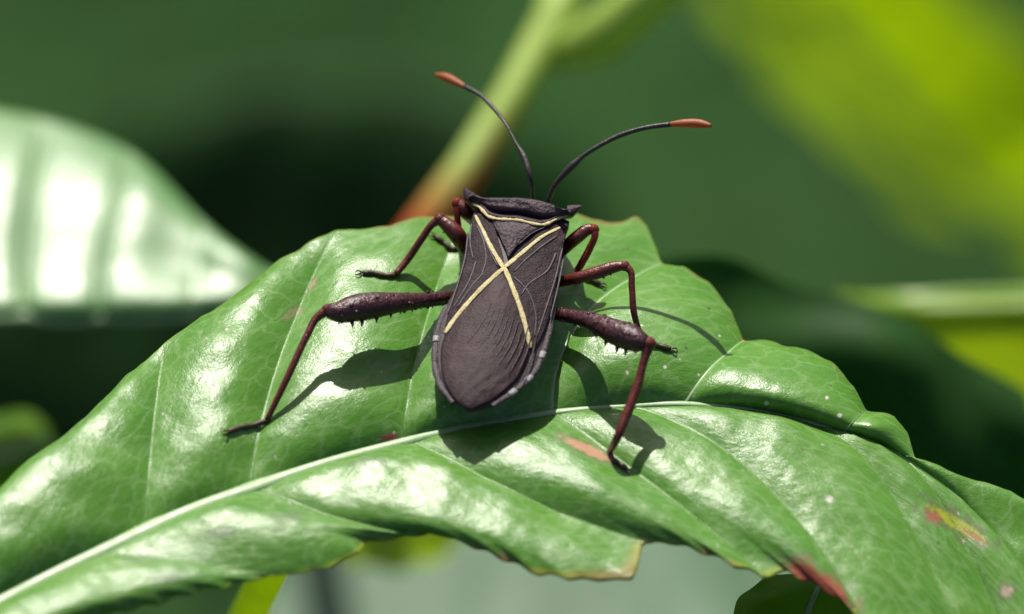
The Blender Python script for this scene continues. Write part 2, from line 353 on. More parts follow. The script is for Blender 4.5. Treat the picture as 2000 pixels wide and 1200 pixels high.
spot(1258, 1090, 14, 32, 5, (.5, .38, .3), .8); spot(1320, 1078, 60, 9, 12, DRY, .7); spot(1440, 1112, 60, 9, 18, TAN, .7); spot(800, 1056, 80, 6, 0, (.45, .36, .04), .8)
for sx, sy in [(280, 1085), (330, 1130), (430, 1040), (500, 1160), (720, 905), (560, 1010)]: spot(sx, sy, 34, 12, -10, (.22, .2, .2), .35, .5)
r_ = random.Random(5)
for _ in range(70):
    spot(r_.uniform(300, 1900), r_.uniform(480, 1080), r_.uniform(1.8, 3.6), r_.uniform(1.8, 3.2), 0, PALE if r_.random() < .8 else (.05, .03, .02), .9, .1)
for sx, sy, q in [(1299, 717, 4), (1340, 680, 3), (1225, 728, 4), (1497, 788, 5), (1640, 812, 5), (1615, 777, 4), (1620, 975, 8)]: spot(sx, sy, q, q, 0, PALE if q != 3 else (.04, .03, .02), .95, .1)
TT = np.abs(np.linspace(-1, 1, 2*NT - 1))[None, :] + 0*S[:, None]
edge = (np.clip((TT - .972) / .02, 0, 1) * .75).ravel()
ec = np.where((np.linspace(-1, 1, 2*NT - 1) < 0)[None, :, None], np.array([.26, .33, .03]), np.array([.12, .24, .04])) + 0*S[:, None, None]
el_ = np.linspace(0, 1, NS); dry = np.clip(wob(el_ * 300, el_ * 0, 14, 77) * .8 + .25, 0, 1) * np.interp(S, [1.2, 1.5, 4.4, 4.8], [0, 1, 1, .2])
ec = ec * (1 - dry[:, None, None]) + np.array([.22, .13, .05]) * dry[:, None, None]
ew = np.where((np.linspace(-1, 1, 2*NT - 1) < 0)[None, :], .965 - .025 * dry[:, None], .972)
edge = (np.clip((TT - ew) / .025, 0, 1) * .85).ravel()
k_ = (edge > col[:, 3]); col[k_, :3] = ec.reshape(-1, 3)[k_]; col[k_, 3] = edge[k_]
main = thing('broad_leaf', 'broad glossy green leaf with torn brown edge carrying the dark bug', 'leaf', P(900, 850, -.5))
blade = mk('blade', POS.reshape(-1, 3), gridF(NS, NV)[:, ::-1], M_LEAF, main, thick=.22,
           attrs={'mmco': ('FLOAT_VECTOR', MMC.reshape(-1, 3)), 'vein': ('FLOAT', VEIN.ravel()), 'spot': ('FLOAT_COLOR', col)})
BV = BVHTree.FromPolygons([Vector(v) for v in POS[::3, ::3].reshape(-1, 3)], gridF(len(POS[::3]), POS[:, ::3].shape[1]).tolist())
def hit(px, py, lift=0.0):
    d = ray(px, py); h = BV.ray_cast(Vector(CAM), Vector(d / np.linalg.norm(d)))
    return np.array(h[0]) + np.array([0, 0, lift]) if h[0] is not None else P(px, py, 0.0)
# midrib and lateral veins: raised ridges lying on the blade
def ridge(name, pts, rad, mat, parent, seg=10, flat=.55):
    V, F = tube(pts, rad, seg, flat=flat)
    L = np.r_[0, np.cumsum(np.linalg.norm(np.diff(pts, axis=0), axis=1))]
    mc = np.zeros((len(V), 3)); mc[:len(pts)*seg, 0] = np.repeat(L, seg); mc[:len(pts)*seg, 1] = np.tile(np.arange(seg) * .3, len(pts))
    return mk(name, V, F, mat, parent, attrs={'mmco': ('FLOAT_VECTOR', mc)})
mid = POS[::6, NT - 1].copy()
sm_ = S[::6]
wr = np.interp(sm_, [-.6, .35, 2, 3.4, 4.2, 5, 6, 8.6], [.75, .62, .5, .34, .22, .22, .2, .14])
mid[:, 2] += wr * np.interp(sm_, [3, 4.5, 5, 7, 8], [.12, .3, .8, .8, .3])
rib = ridge('midrib', mid, wr, M_RIB, main)
for vlist, hp, jmap in ((R_V, rp, 1), (F_V, fp, 1)):
    for v in vlist:
        if v < -.5 or v > 8.5: continue
        i = int(round((v - S[0]) / (S[1] - S[0])))
        line = hp[i, ::3].copy(); u = np.linspace(0, 1, len(line))
        wv = .15 * (1 - .72 * u) * (1.0 if v < 6 else .7)
        ridge('lateral_vein', line, wv, M_RIB if hp is rp and v in (4, 5, 6) else M_LEAF, main, 8, .3)

# ------------------------------------------------------------------ the bug
TAIL, FRONT = P(915, 797, 3.3), P(1023, 400, 5.7)
AX = FRONT - TAIL; BL = np.linalg.norm(AX); AX /= BL
RX = np.cross(AX, [0, 0, 1.0]); RX /= np.linalg.norm(RX); UX = np.cross(RX, AX)
def D(px, py):
    d = ray(px, py); k = ((TAIL - CAM) @ UX) / (d @ UX); p = CAM + d * k[..., None] if np.ndim(k) else CAM + d * k
    return np.stack([(p - TAIL) @ RX, (p - TAIL) @ AX], -1)
def L3(x, y, z): x, y, z = np.broadcast_arrays(np.asarray(x, float), y, z); return TAIL + x[..., None]*RX + y[..., None]*AX + z[..., None]*UX
def fz(x, y): return -.05 * x**2 + .10 * np.exp(-((y - 8.5) / 2.5)**2) * (1 - .1 * x**2) - .25 * np.exp(-y / 1.2)
def DL(pts, lift=0.0, n=None):          # dorsal curve through pixel points
    a = D(*np.array(pts, float).T)
    if n: a = curve(np.c_[a, np.zeros(len(a))], n)[:, :2]
    return L3(a[:, 0], a[:, 1], fz(a[:, 0], a[:, 1]) + lift)
bug = thing('leaf_footed_bug', 'dark purple brown bug with yellow cross on its back standing on broad leaf', 'bug', hit(1000, 640))
# body: abdomen, thorax and head in one skin
Ltab = D(*np.array([(915, 797), (888, 782), (864, 745), (852, 700), (851, 650), (862, 600), (886, 560), (904, 510), (914, 460), (920, 420)], float).T)
Rtab = D(*np.array([(915, 797), (950, 790), (1005, 758), (1045, 715), (1066, 660), (1074, 610), (1079, 560), (1090, 510), (1101, 460), (1109, 432)], float).T)
def Lx(y): o = np.argsort(Ltab[:, 1]); return np.interp(y, Ltab[o, 1], Ltab[o, 0])
def Rx_(y): o = np.argsort(Rtab[:, 1]); return np.interp(y, Rtab[o, 1], Rtab[o, 0])
ys = np.r_[np.linspace(.02, 1, 8), np.linspace(1.3, BL - .3, 26), BL + np.array([.3, .8, 1.3, 1.7, 2.0, 2.3, 2.7, 3.1, 3.35, 3.45])]
ring = []
for y in ys:
    if y < BL - .2:
        l, r = Lx(y), Rx_(y); dep = np.interp(y, [0, 1, 3, 6, 10, BL], [.15, .9, 1.7, 2.3, 2.9, 3.1]); zt = -.16; sl_ = 0
    else:
        k = y - BL; w = np.interp(k, [-.2, .3, 1.3, 1.7, 2.0, 2.3, 2.9, 3.3, 3.45], [3.0, 2.7, 1.6, 1.05, 1.0, 1.0, .8, .45, .1])
        l, r = -w, w; dep = np.interp(k, [-.2, 1.3, 2, 3.45], [3.1, 1.5, 1.2, .3]); zt = -.16 - np.interp(k, [-.2, .8, 2.0, 3.45], [.5, 2.2, 3.5, 4.6])
    a = np.linspace(0, 2*np.pi, 36, endpoint=False); c_, s_ = np.cos(a), np.sin(a)
    x = (l + r)/2 + (r - l)/2 * np.sign(c_) * np.abs(c_)**.8
    zz = np.where(s_ > 0, .10 * s_, dep * s_ * np.abs(s_)**.2)
    ring.append(L3(x, np.full_like(x, y), zt + zz + (fz(x, y) if y < BL - .2 else fz(x, BL))))
V = np.concatenate(ring); F = gridF(len(ys), 36, True).tolist()
F += [list(range(36))[::-1], [(len(ys)-1)*36 + j for j in range(36)]]
body = mk('body', V, F, M_BODY, bug)
for sx in (-1, 1):
    mk('eye', *ball(L3(sx * .95, BL + 2.3, -4.2), .42), M_EYE, bug)
# abdomen margins (segmented, pale joints) showing beside the wings
def margin(pts, nm):
    e = curve(np.c_[D(*np.array(pts, float).T), np.zeros(len(pts))], 70)[:, :2]
    d = np.r_[0, np.cumsum(np.linalg.norm(np.diff(e, axis=0), axis=1))]
    r = .17 + .05 * np.abs(np.sin(np.pi * d / 1.45))
    p = L3(e[:, 0], e[:, 1], fz(e[:, 0], e[:, 1]) - .18)
    V_, F_ = tube(p, r, 10, flat=.6, upref=UX); o = mk('abdomen_margin', V_, F_, M_MARG, bug)
    for q in nm:
        i = int(q * 69); a_, b_ = max(i-2, 0), min(i+3, 69)
        mk('pale_joint', *tube(p[a_:b_] + UX*.015, np.full(b_-a_, .215), 10, flat=.62, upref=UX), M_PALEB, o)
margin([(873, 585), (857, 620), (850, 660), (849, 705), (862, 748), (886, 780)], (.34,))
margin([(1080, 575), (1074, 620), (1062, 668), (1042, 715), (1004, 755), (960, 785)], (.45, .68, .84))
# wings: membrane, two leathery fore wings, the scutellum between them
def sheet2(Lp, Rp, nu, nv, lift, mat, name, parent, puff=.0, thick=.06):
    a = curve(np.c_[D(*np.array(Lp, float).T), np.zeros(len(Lp))], nu)[:, :2]; b = curve(np.c_[D(*np.array(Rp, float).T), np.zeros(len(Rp))], nu)[:, :2]
    f = np.linspace(0, 1, nv)[None, :, None]; q = a[:, None]*(1-f) + b[:, None]*f
    u = np.linspace(0, 1, nu)[:, None]; ff = f[..., 0]
    z = fz(q[..., 0], q[..., 1]) + lift + puff * np.sin(np.pi*ff)**.6 * np.sin(np.pi*u)**.5 + .012 * wob(q[..., 0], q[..., 1], .9, 7)
    Fq = gridF(nu, nv); Vv = L3(q[..., 0], q[..., 1], z).reshape(-1, 3)
    n0 = np.cross(Vv[Fq[:, 1]] - Vv[Fq[:, 0]], Vv[Fq[:, 3]] - Vv[Fq[:, 0]]).mean(0) @ UX
    if n0 < 0: Fq = Fq[:, ::-1]
    return mk(name, Vv, Fq, mat, parent, thick=thick)
memb = sheet2([(975, 530), (930, 580), (884, 622), (864, 660), (860, 705), (872, 752), (893, 782), (915, 796)],
              [(985, 535), (1006, 580), (1026, 640), (1032, 680), (1022, 715), (996, 750), (958, 780), (918, 797)], 60, 40, .04, M_MEMB, 'wing_membrane', bug, .22)
wl = sheet2([(924, 414), (916, 460), (907, 510), (892, 562), (874, 610), (866, 648)],
            [(936, 412), (955, 470), (976, 512), (972, 535), (930, 578), (872, 645)], 60, 30, .10, M_WING, 'fore_wing', bug, .05)
wr_ = sheet2([(1092, 436), (1040, 478), (992, 518), (996, 545), (1014, 600), (1034, 664)],
             [(1109, 430), (1101, 470), (1091, 520), (1080, 580), (1066, 630), (1044, 676)], 60, 30, .10, M_WING, 'fore_wing', bug, .05)
cl = sheet2([(930, 412), (950, 468), (968, 503), (984, 527)], [(962, 420), (972, 465), (982, 500), (986, 527)], 30, 12, .085, M_WING, 'wing_clavus', bug, .03)
cr_ = sheet2([(1072, 436), (1030, 475), (1002, 503), (988, 527)], [(1100, 436), (1052, 472), (1012, 505), (989, 528)], 30, 12, .085, M_WING, 'wing_clavus', bug, .03)
scu = sheet2([(955, 418), (966, 445), (982, 475), (992, 505)], [(1080, 436), (1048, 452), (1015, 478), (994, 506)], 40, 24, .16, M_PRON, 'scutellum', bug, .16)
# yellow cross
def band(name, pts, w0, w1, lift, parent, mat=None, flat=.22, n=40):
    p = DL(pts, lift, n); u = np.linspace(0, 1, n)
    r = (w0*(1-u) + w1*u) * (1 + .07*np.sin(u*23) + .05*np.sin(u*51 + w0*90)) * np.minimum(1, .6 + 6*np.minimum(u, 1-u))
    return mk(name, *tube(p, r, 10, flat=flat, upref=UX), mat or M_BAND, parent)
band('yellow_band', [(928, 416), (944, 452), (962, 490), (984, 528)], .10, .155, .15, wl)
band('yellow_band', [(1094, 441), (1060, 462), (1022, 495), (985, 527)], .09, .155, .15, wr_)
band('yellow_band', [(985, 527), (950, 558), (915, 592), (884, 626), (868, 648)], .155, .135, .15, wl)
band('yellow_band', [(985, 526), (1004, 572), (1020, 615), (1031, 655), (1036, 676)], .155, .145, .15, wr_)
for pts in ([(921, 432), (918, 468), (924, 505)], [(931, 436), (946, 478), (949, 512), (940, 540)], [(914, 450), (908, 500), (895, 548), (874, 610)],
            [(936, 440), (956, 490), (972, 524)], [(946, 535), (922, 560), (893, 600)], [(930, 510), (918, 545), (884, 600)]):
    band('wing_vein', pts, .07, .045, .16, wl, M_WVEIN, .5, 24)
for pts in ([(1088, 458), (1060, 480), (1022, 515), (1004, 535)], [(1086, 490), (1070, 525), (1030, 560), (1018, 580)], [(1098, 480), (1084, 540), (1062, 610), (1046, 660)],
            [(1100, 500), (1090, 550), (1074, 615)], [(1004, 545), (1030, 570), (1046, 610), (1044, 655)]):
    band('wing_vein', pts, .07, .045, .16, wr_, M_WVEIN, .5, 24)
mbv = MB()
for k in range(11):
    x0, y0 = 925 + k * 9.0, 640 + (k * 3.2); a0 = (x0 + 35, y0 - 42 + k*1.5); b0 = (x0 - 12 + k*1.2, y0 + 34 + k * 4)
    p = DL([a0, ((a0[0]+b0[0])/2 + 4, (a0[1]+b0[1])/2 + 3), b0], .245, 14); mbv.add(tube(p, np.full(14, .055) * np.sin(np.linspace(.15, 3, 14)), 6, flat=.9, upref=UX))
o = mbv.build('membrane_wrinkle', M_RIDGE, memb); o['kind'] = 'stuff'
for pts in ([(968, 430), (980, 470), (990, 492)], [(1066, 444), (1040, 458), (1012, 482)]):
    band('scutellum_edge', pts, .045, .035, .18, scu, M_WVEIN, .8, 16)
# pronotum: rows from the hind margin over the crest and down to the collar
def DA(px, py, lift):                  # dorsal point that shows at a pixel although lifted off the back
    d = ray(px, py); x = y = 0.0
    for _ in range(6):
        k = ((TAIL + UX * (fz(x, y) + lift) - CAM) @ UX) / (d @ UX); p = CAM + d * k; x, y = (p - TAIL) @ RX, (p - TAIL) @ AX
    return p
def row(pts, n=61): return curve([DA(*q) for q in pts], n)
def locrow(xs, y, zs, n=61):
    q = curve(np.c_[xs, np.broadcast_to(np.asarray(y, float), (len(xs),)), zs], n); return L3(q[:, 0], q[:, 1], q[:, 2])
# each row: pixel point of the dorsal plane and the lift above it
rows = [row([(917, 396, .12), (935, 404, .16), (955, 424, .2), (1012, 431, .24), (1066, 439, .2), (1084, 430, .16), (1116, 419, .12)]),
        row([(914, 391, .3), (935, 399, .3), (958, 417, .30), (1014, 424, .32), (1066, 432, .30), (1086, 425, .3), (1120, 413, .3)]),
        row([(912, 387, .38), (936, 396, .34), (962, 412, .0), (1015, 418, -.08), (1066, 427, .0), (1088, 421, .34), (1123, 410, .38)]),
        row([(910, 381, .55), (938, 393, .45), (962, 405, .42), (1018, 411, .42), (1068, 419, .42), (1092, 417, .45), (1126, 408, .55)]),
        row([(908, 376, .75), (938, 389, .55), (966, 395, .58), (1020, 399, .60), (1072, 408, .58), (1098, 413, .55), (1129, 406, .75)]),
        row([(907, 372, .8), (940, 386, .55), (975, 387, .56), (1024, 388, .60), (1074, 398, .56), (1106, 409, .55), (1131, 404, .8)]),
        locrow(np.array([-2.9, -1.9, -1, 0, 1, 1.9, 2.9]), BL + .6, np.array([-1.2, -.8, -.45, -.3, -.45, -.8, -1.2])),
        locrow(np.array([-2.3, -1.6, -.8, 0, .8, 1.6, 2.3]), BL + 1.1, np.array([-2.2, -1.8, -1.5, -1.4, -1.5, -1.8, -2.2])),
        locrow(np.array([-1.5, -1.1, -.5, 0, .5, 1.1, 1.5]), BL + 1.6, np.array([-3.1, -2.9, -2.8, -2.7, -2.8, -2.9, -3.1]))]
R = np.array(rows); nr = 48
G = np.stack([herm(np.arange(len(rows)), R[:, j], np.linspace(0, len(rows)-1, nr)) for j in range(R.shape[1])], 1)
gx, gy = (G - TAIL) @ RX, (G - TAIL) @ AX
G = G + (.02 * wob(gx, gy, .5, 41, 16))[..., None] * UX
Fg = gridF(nr, G.shape[1]); Vg = G.reshape(-1, 3)
if np.cross(Vg[Fg[:, 1]] - Vg[Fg[:, 0]], Vg[Fg[:, 3]] - Vg[Fg[:, 0]]).mean(0) @ UX < 0: Fg = Fg[:, ::-1]
pron = mk('pronotum', Vg, Fg, M_PRON, bug, thick=.12)
band_p = rows[0] + UX*.06 - AX*.02
mk('yellow_band', *tube(band_p[2:-2], (.105 + .02*np.sin(np.arange(57)*.9) + .012*np.sin(np.arange(57)*2.3)), 10, flat=.6, upref=UX), M_BAND, pron)
for base, mid_, tip in (((918, 386, .5), (911, 376, .8), (906, 365, 1.1)), ((1112, 413, .5), (1124, 407, .8), (1136, 402, 1.1))):
    mk('humeral_spine', *tube([DA(*base), DA(*mid_), DA(*tip)], [.42, .24, .02], 10, n=12, flat=.7, upref=UX), M_PRON, pron)
# antennae
def antenna(pts, rad, tip, trad):
    p = np.array([P(a, b, c) for a, b, c in pts]); V_, F_ = tube(p, rad, 10, n=60)
    o = mk('antenna', V_, F_, M_ANT, bug)
    q = np.array([P(a, b, c) for a, b, c in tip]); mk('antenna_tip', *tube(q, trad, 12, n=20), M_ANTT, o)
antenna([(1042, 440, 2.3), (1041, 387, 4.6), (1036, 348, 6.9), (1019, 298, 7.6), (1014, 290, 7.7), (985, 238, 8.0), (965, 213, 8.0), (938, 186, 7.9), (908, 169, 7.6)],
        [.16, .13, .14, .17, .12, .11, .13, .12, .16], [(909, 170, 7.6), (890, 160, 7.4), (868, 150, 7.2), (851, 146, 7.0)], [.14, .24, .25, .10])
antenna([(1058, 440, 2.3), (1072, 389, 5.2), (1092, 352, 7.6), (1122, 320, 8.6), (1134, 309, 8.9), (1165, 288, 9.5), (1215, 263, 10.2), (1265, 249, 10.7), (1310, 243, 11.0)],
        [.18, .17, .19, .22, .16, .15, .16, .15, .17], [(1309, 243, 11.0), (1340, 241, 11.2), (1368, 242, 11.3), (1389, 246, 11.4)], [.16, .26, .27, .12])
# legs
def leg(fem, tib, tar, mat, spines=(), mat_t=None, knobs=0, seed=1):
    """fem, tib: (px, py, height, radius); tar: (px, py) on the leaf; spines: (fraction along femur, length)"""
    fp_ = np.array([P(a, b, c) for a, b, c, _ in fem]); fr_ = [q[3] for q in fem]
    m = MB(); q = curve(np.c_[fp_, fr_], 44); m.add(tube(q[:, :3], q[:, 3], 16))
    tp = []
    for a in tib: tp.append(hit(a[0], a[1], a[3]) if a[2] is None else P(a[0], a[1], a[2]))
    tr_ = [a[3] for a in tib]; rr = random.Random(seed)
    for f, ln, side in spines:
        i = int(f * 43); d_ = q[min(i+1, 43), :3] - q[max(i-1, 0), :3]; d_ /= np.linalg.norm(d_)
        n_ = -UPV * side + VIEW * -.3; n_ = n_ - d_ * (n_ @ d_); n_ /= np.linalg.norm(n_); n_ = n_ + d_ * .25
        m.add(cone(q[i, :3] + n_ * q[i, 3] * .8, q[i, :3] + n_ * (q[i, 3] * .9 + ln * 1.0), min(.19, ln * .55)))
    for _ in range(knobs):
        i = rr.randint(8, 40); a = rr.uniform(0, 6.28); d_ = q[min(i+1, 43), :3] - q[i-1, :3]; d_ /= np.linalg.norm(d_)
        n_ = -VIEW * math.cos(a) + UPV * math.sin(a); n_ = n_ - d_ * (n_ @ d_); n_ /= np.linalg.norm(n_)
        m.add(ball(q[i, :3] + n_ * q[i, 3] * .97, rr.uniform(.07, .13), 7))
    if mat_t is None:
        m.add(tube(tp, tr_, 12, n=36)); m.add(ball(np.array(tp[0]), tr_[0] * 1.25)); o = m.build('leg', mat, bug)
    else:
        o = m.build('leg', mat, bug); MB().add(tube(tp, tr_, 12, n=36)).add(ball(np.array(tp[0]), tr_[0] * 1.2)).build('tibia', mat_t, o)
    hp = [hit(a, b, .14) for a, b in tar]; n = len(hp)
    k = MB(); pts = curve(hp, 30); u = np.linspace(0, 1, 30); k.add(tube(pts, .13 + .05*np.abs(np.sin(u*np.pi*3)) , 10))
    d_ = pts[-1] - pts[-4]; d_ /= np.linalg.norm(d_); s_ = np.cross(d_, [0, 0, 1])
    for sg in (-1, 1):
        e = pts[-1]; k.add(tube([e, e + d_*.28 + s_*sg*.16 + np.array([0, 0, .04]), e + d_*.45 + s_*sg*.12 - np.array([0, 0, .1])], [.06, .05, .015], 6, n=8))
    k.build('tarsus', M_TARS, o)
    return o
HS = [(.30, .14, 1), (.38, .14, 1), (.46, .2, 1), (.54, .2, 1), (.62, .3, 1), (.70, .4, 1), (.80, .5, 1), (.88, .45, 1), (.94, .2, 1), (.5, .1, -1), (.6, .1, -1), (.7, .12, -1), (.8, .1, -1), (.4, .08, -1)]
# hind left, hind right
leg([(905, 576, 1.9, .40), (862, 583, 2.9, .44), (815, 588, 3.8, .50), (770, 592, 4.6, .64), (728, 597, 5.0, .82), (690, 603, 5.2, .82), (660, 610, 5.3, .64), (641, 608, 5.3, .45)],
    [(640, 606, 5.3, .33), (618, 622, 5.0, .25), (600, 655, 4.5, .22), (565, 730, 3.2, .22), (522, 824, None, .18)], [(522, 824), (498, 833), (470, 838), (446, 846)], M_LEGH, HS, mat_t=M_LEG, knobs=40)
leg([(1050, 606, 1.9, .36), (1088, 614, 2.9, .38), (1125, 620, 3.7, .46), (1165, 632, 4.5, .60), (1200, 648, 4.9, .78), (1232, 660, 5.2, .80), (1254, 668, 5.3, .62), (1266, 670, 5.3, .4)],
    [(1268, 672, 5.3, .38), (1258, 705, 4.7, .26), (1243, 760, 3.7, .30), (1222, 815, 2.8, .30), (1208, 850, 2.2, .27), (1190, 888, None, .18)], [(1190, 888), (1200, 903), (1212, 910), (1224, 920)], M_LEGH, HS, mat_t=M_LEG, knobs=40, seed=4)
# middle left, middle right
MS = [(.25, .14, 1), (.36, .2, 1), (.5, .16, 1), (.64, .22, 1), (.8, .16, 1)]
leg([(930, 512, 2.2, .40), (906, 480, 3.4, .48), (890, 456, 4.5, .52), (874, 440, 4.8, .46), (860, 430, 5.0, .34)],
    [(859, 429, 5.0, .32), (845, 438, 4.8, .24), (825, 465, 4.1, .23), (798, 505, 3.0, .23), (774, 540, None, .2)], [(774, 540), (752, 541), (728, 536), (708, 536)], M_LEG, MS)
leg([(1060, 558, 2.0, .30), (1093, 551, 3.0, .32), (1130, 543, 4.2, .36), (1170, 532, 4.7, .40), (1200, 522, 5.0, .36), (1218, 519, 5.1, .28)],
    [(1220, 520, 5.1, .27), (1230, 528, 5.0, .22), (1234, 560, 4.4, .2), (1238, 610, 3.4, .2), (1250, 658, None, .17)], [(1250, 658), (1270, 674), (1290, 679), (1310, 685)], M_LEG, [(.55, .16, 1), (.66, .2, 1), (.78, .2, 1), (.86, .16, 1)])
# front left, front right
leg([(950, 446, 2.6, .40), (922, 425, 3.7, .44), (905, 408, 4.8, .42), (896, 397, 5.0, .36)],
    [(893, 398, 5.0, .32), (892, 412, 4.8, .22), (895, 440, 4.1, .2), (900, 484, None, .19)], [(900, 484), (886, 489), (866, 476), (850, 466)], M_LEG, (), mat_t=M_LEGR)
leg([(1075, 512, 2.4, .36), (1104, 484, 3.5, .38), (1128, 463, 4.6, .40), (1148, 449, 4.9, .36), (1158, 447, 5.0, .30)],
    [(1160, 449, 5.0, .29), (1162, 458, 4.9, .23), (1152, 485, 4.2, .23), (1136, 515, 3.4, .23), (1128, 532, None, .22)], [(1128, 532), (1140, 545), (1158, 552), (1172, 558)], M_LEG, (), mat_t=M_LEGR)

# ------------------------------------------------------------------ leaves and stems around
def sheet(rows3, nu, nv, quilt=0, amp=.0, seed=1, wave=.3, shear=.25):
    Rw = np.array([curve(r, nu) for r in rows3]); d = np.arange(len(rows3), dtype=float)
    G = np.stack([herm(d, Rw[:, j], np.linspace(0, len(rows3)-1, nv)) for j in range(nu)])
    u = np.linspace(0, 1, nu)[:, None]; v = np.linspace(0, 1, nv)[None, :]
    tu, tv = np.gradient(G, axis=0), np.gradient(G, axis=1); n = np.cross(tu, tv); n /= np.linalg.norm(n, axis=2)[..., None] + 1e-9
    if n.mean((0, 1)) @ -VIEW < 0: n = -n
    h = wave * wob(u*20 + 0*v, v*12 + 0*u, 9, seed); vein = np.zeros((nu, nv))
    if quilt:
        k = (u + .03 * np.sin(9 * u + seed) + .02 * np.sin(23 * u)) * quilt + shear * v * quilt * .25 + .12 * np.sin(3 * v + 2 * u); fr = k - np.floor(k)
        h = h + amp * (.55 * np.sin(np.pi*fr) + .45 * (1 - np.abs(2*fr - 1)**5)) * (1 - np.abs(2*v - 1)**6)
        vein = np.exp(-(np.minimum(fr, 1-fr) / .03)**2)
    G = G + h[..., None] * n
    du = np.cumsum(np.linalg.norm(tu, axis=2), 0); dv = np.cumsum(np.linalg.norm(tv, axis=2), 1)
    F_ = gridF(nu, nv); Vv = G.reshape(-1, 3)
    if np.cross(Vv[F_[:, 1]] - Vv[F_[:, 0]], Vv[F_[:, 3]] - Vv[F_[:, 0]]).mean(0) @ -VIEW < 0: F_ = F_[:, ::-1]
    return G, F_, {'mmco': ('FLOAT_VECTOR', np.stack([du, dv, 0*du], -1).reshape(-1, 3)), 'vein': ('FLOAT', vein.ravel())}
def leaf_thing(name, label, rows3, mat, nu=90, nv=50, ribrow=None, ribr=.6, group=None, thick=.25, stalk=None, **k):
    G, F_, at = sheet(rows3, nu, nv, **k)
    t = thing(name, label, 'leaf', G[nu//2, nv//2], group)
    mk('blade', G.reshape(-1, 3), F_, mat, t, thick=thick, attrs=at)
    if ribrow is not None:
        j = int(ribrow * (nv - 1)); line = G[::2, j]; m_ = len(line)
        ridge('midrib', line, ribr * np.linspace(1, .35, m_), M_RIB, t, 10, .7)
    if stalk is not None:
        ridge('stalk', curve(stalk, 40), np.linspace(1.1, 1.5, 40), M_STEM, t, 10, 1.0)
    return t
def Z(pts, z0=None): return np.array([P(a[0], a[1], a[2] if len(a) > 2 else z0) for a in pts])
def DP(pts): return np.array([Pd(*a) for a in pts])
def Yp(pts): return np.array([Py(*a) for a in pts])
# bright glossy leaf behind on one side
leaf_thing('glossy_leaf', 'bright glossy leaf with white sun glare behind the broad leaf',
    [Z([(-220, 660, -31.8), (0, 622, -31.6), (150, 624, -31.6), (300, 622, -31.6), (420, 612, -31.6), (600, 600, -31.6)]),
     Z([(-220, 612, -30.7), (0, 592, -30.6), (150, 594, -30.6), (300, 590, -30.6), (430, 584, -30.6), (600, 592, -31)]),
     Z([(-220, 520, -30.3), (0, 505, -30.3), (150, 512, -30.3), (300, 512, -30.3), (440, 540, -30.3), (600, 588, -30.8)]),
     Z([(-220, 370, -29.8), (0, 360, -29.8), (120, 380, -29.8), (260, 400, -29.8), (420, 490, -30.0), (600, 584, -30.8)]),
     Z([(-220, 180, -30.2), (0, 212, -30.2), (120, 242, -30.2), (240, 290, -30.2), (400, 432, -30.2), (600, 580, -30.8)])],
    M_GLOSS, 160, 70, quilt=5.4, amp=.42, seed=3, wave=.2, ribrow=.06, ribr=.7)
# deep green leaf hanging behind the broad leaf, yellow-green leaf behind that
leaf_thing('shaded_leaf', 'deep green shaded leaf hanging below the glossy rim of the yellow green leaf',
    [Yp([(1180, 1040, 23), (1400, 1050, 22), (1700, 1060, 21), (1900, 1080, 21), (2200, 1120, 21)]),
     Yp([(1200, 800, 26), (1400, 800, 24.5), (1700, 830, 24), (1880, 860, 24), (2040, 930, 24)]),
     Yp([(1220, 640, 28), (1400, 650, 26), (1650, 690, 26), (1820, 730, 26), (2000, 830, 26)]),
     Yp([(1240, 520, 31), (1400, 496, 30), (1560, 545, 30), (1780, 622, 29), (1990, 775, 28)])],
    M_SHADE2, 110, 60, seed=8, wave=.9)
leaf_thing('yellow_green_leaf', 'yellow green backlit leaf with pale glossy upper rim',
    [Yp([(1250, 1000, 40), (1500, 1000, 40), (1900, 1000, 40), (2300, 1000, 40)]),
     Yp([(1340, 720, 42), (1550, 740, 42), (1900, 770, 42), (2300, 770, 42)]),
     Yp([(1645, 592, 43), (1760, 612, 43), (1900, 612, 43), (2300, 600, 43)]),
     Yp([(1630, 584, 43.4), (1755, 592, 43.9), (1900, 590, 43.9), (2300, 576, 43.9)]),
     Yp([(1622, 580, 43.7), (1750, 574, 44.7), (1900, 568, 44.8), (2300, 552, 44.9)])],
    M_YOUNG, 90, 60, seed=5, wave=.12)
# far leaf in the upper corner
leaf_thing('sunlit_leaf', 'large pale yellow green leaf blurred far behind the shaded leaf',
    [Yp([(1360, -160, 250), (1470, 40, 252), (1590, 190, 255), (1740, 320, 258), (1900, 420, 260), (2300, 560, 262)]),
     Yp([(1440, -170, 244), (1560, 20, 246), (1700, 150, 248), (1850, 270, 250), (2000, 360, 252), (2350, 480, 256)]),
     Yp([(1700, -240, 240), (1800, -60, 240), (1900, 40, 242), (2050, 130, 244), (2200, 200, 246), (2450, 280, 250)])],
    M_FAR, 80, 40, quilt=4, amp=4, seed=6, wave=2, ribrow=.6, ribr=2)
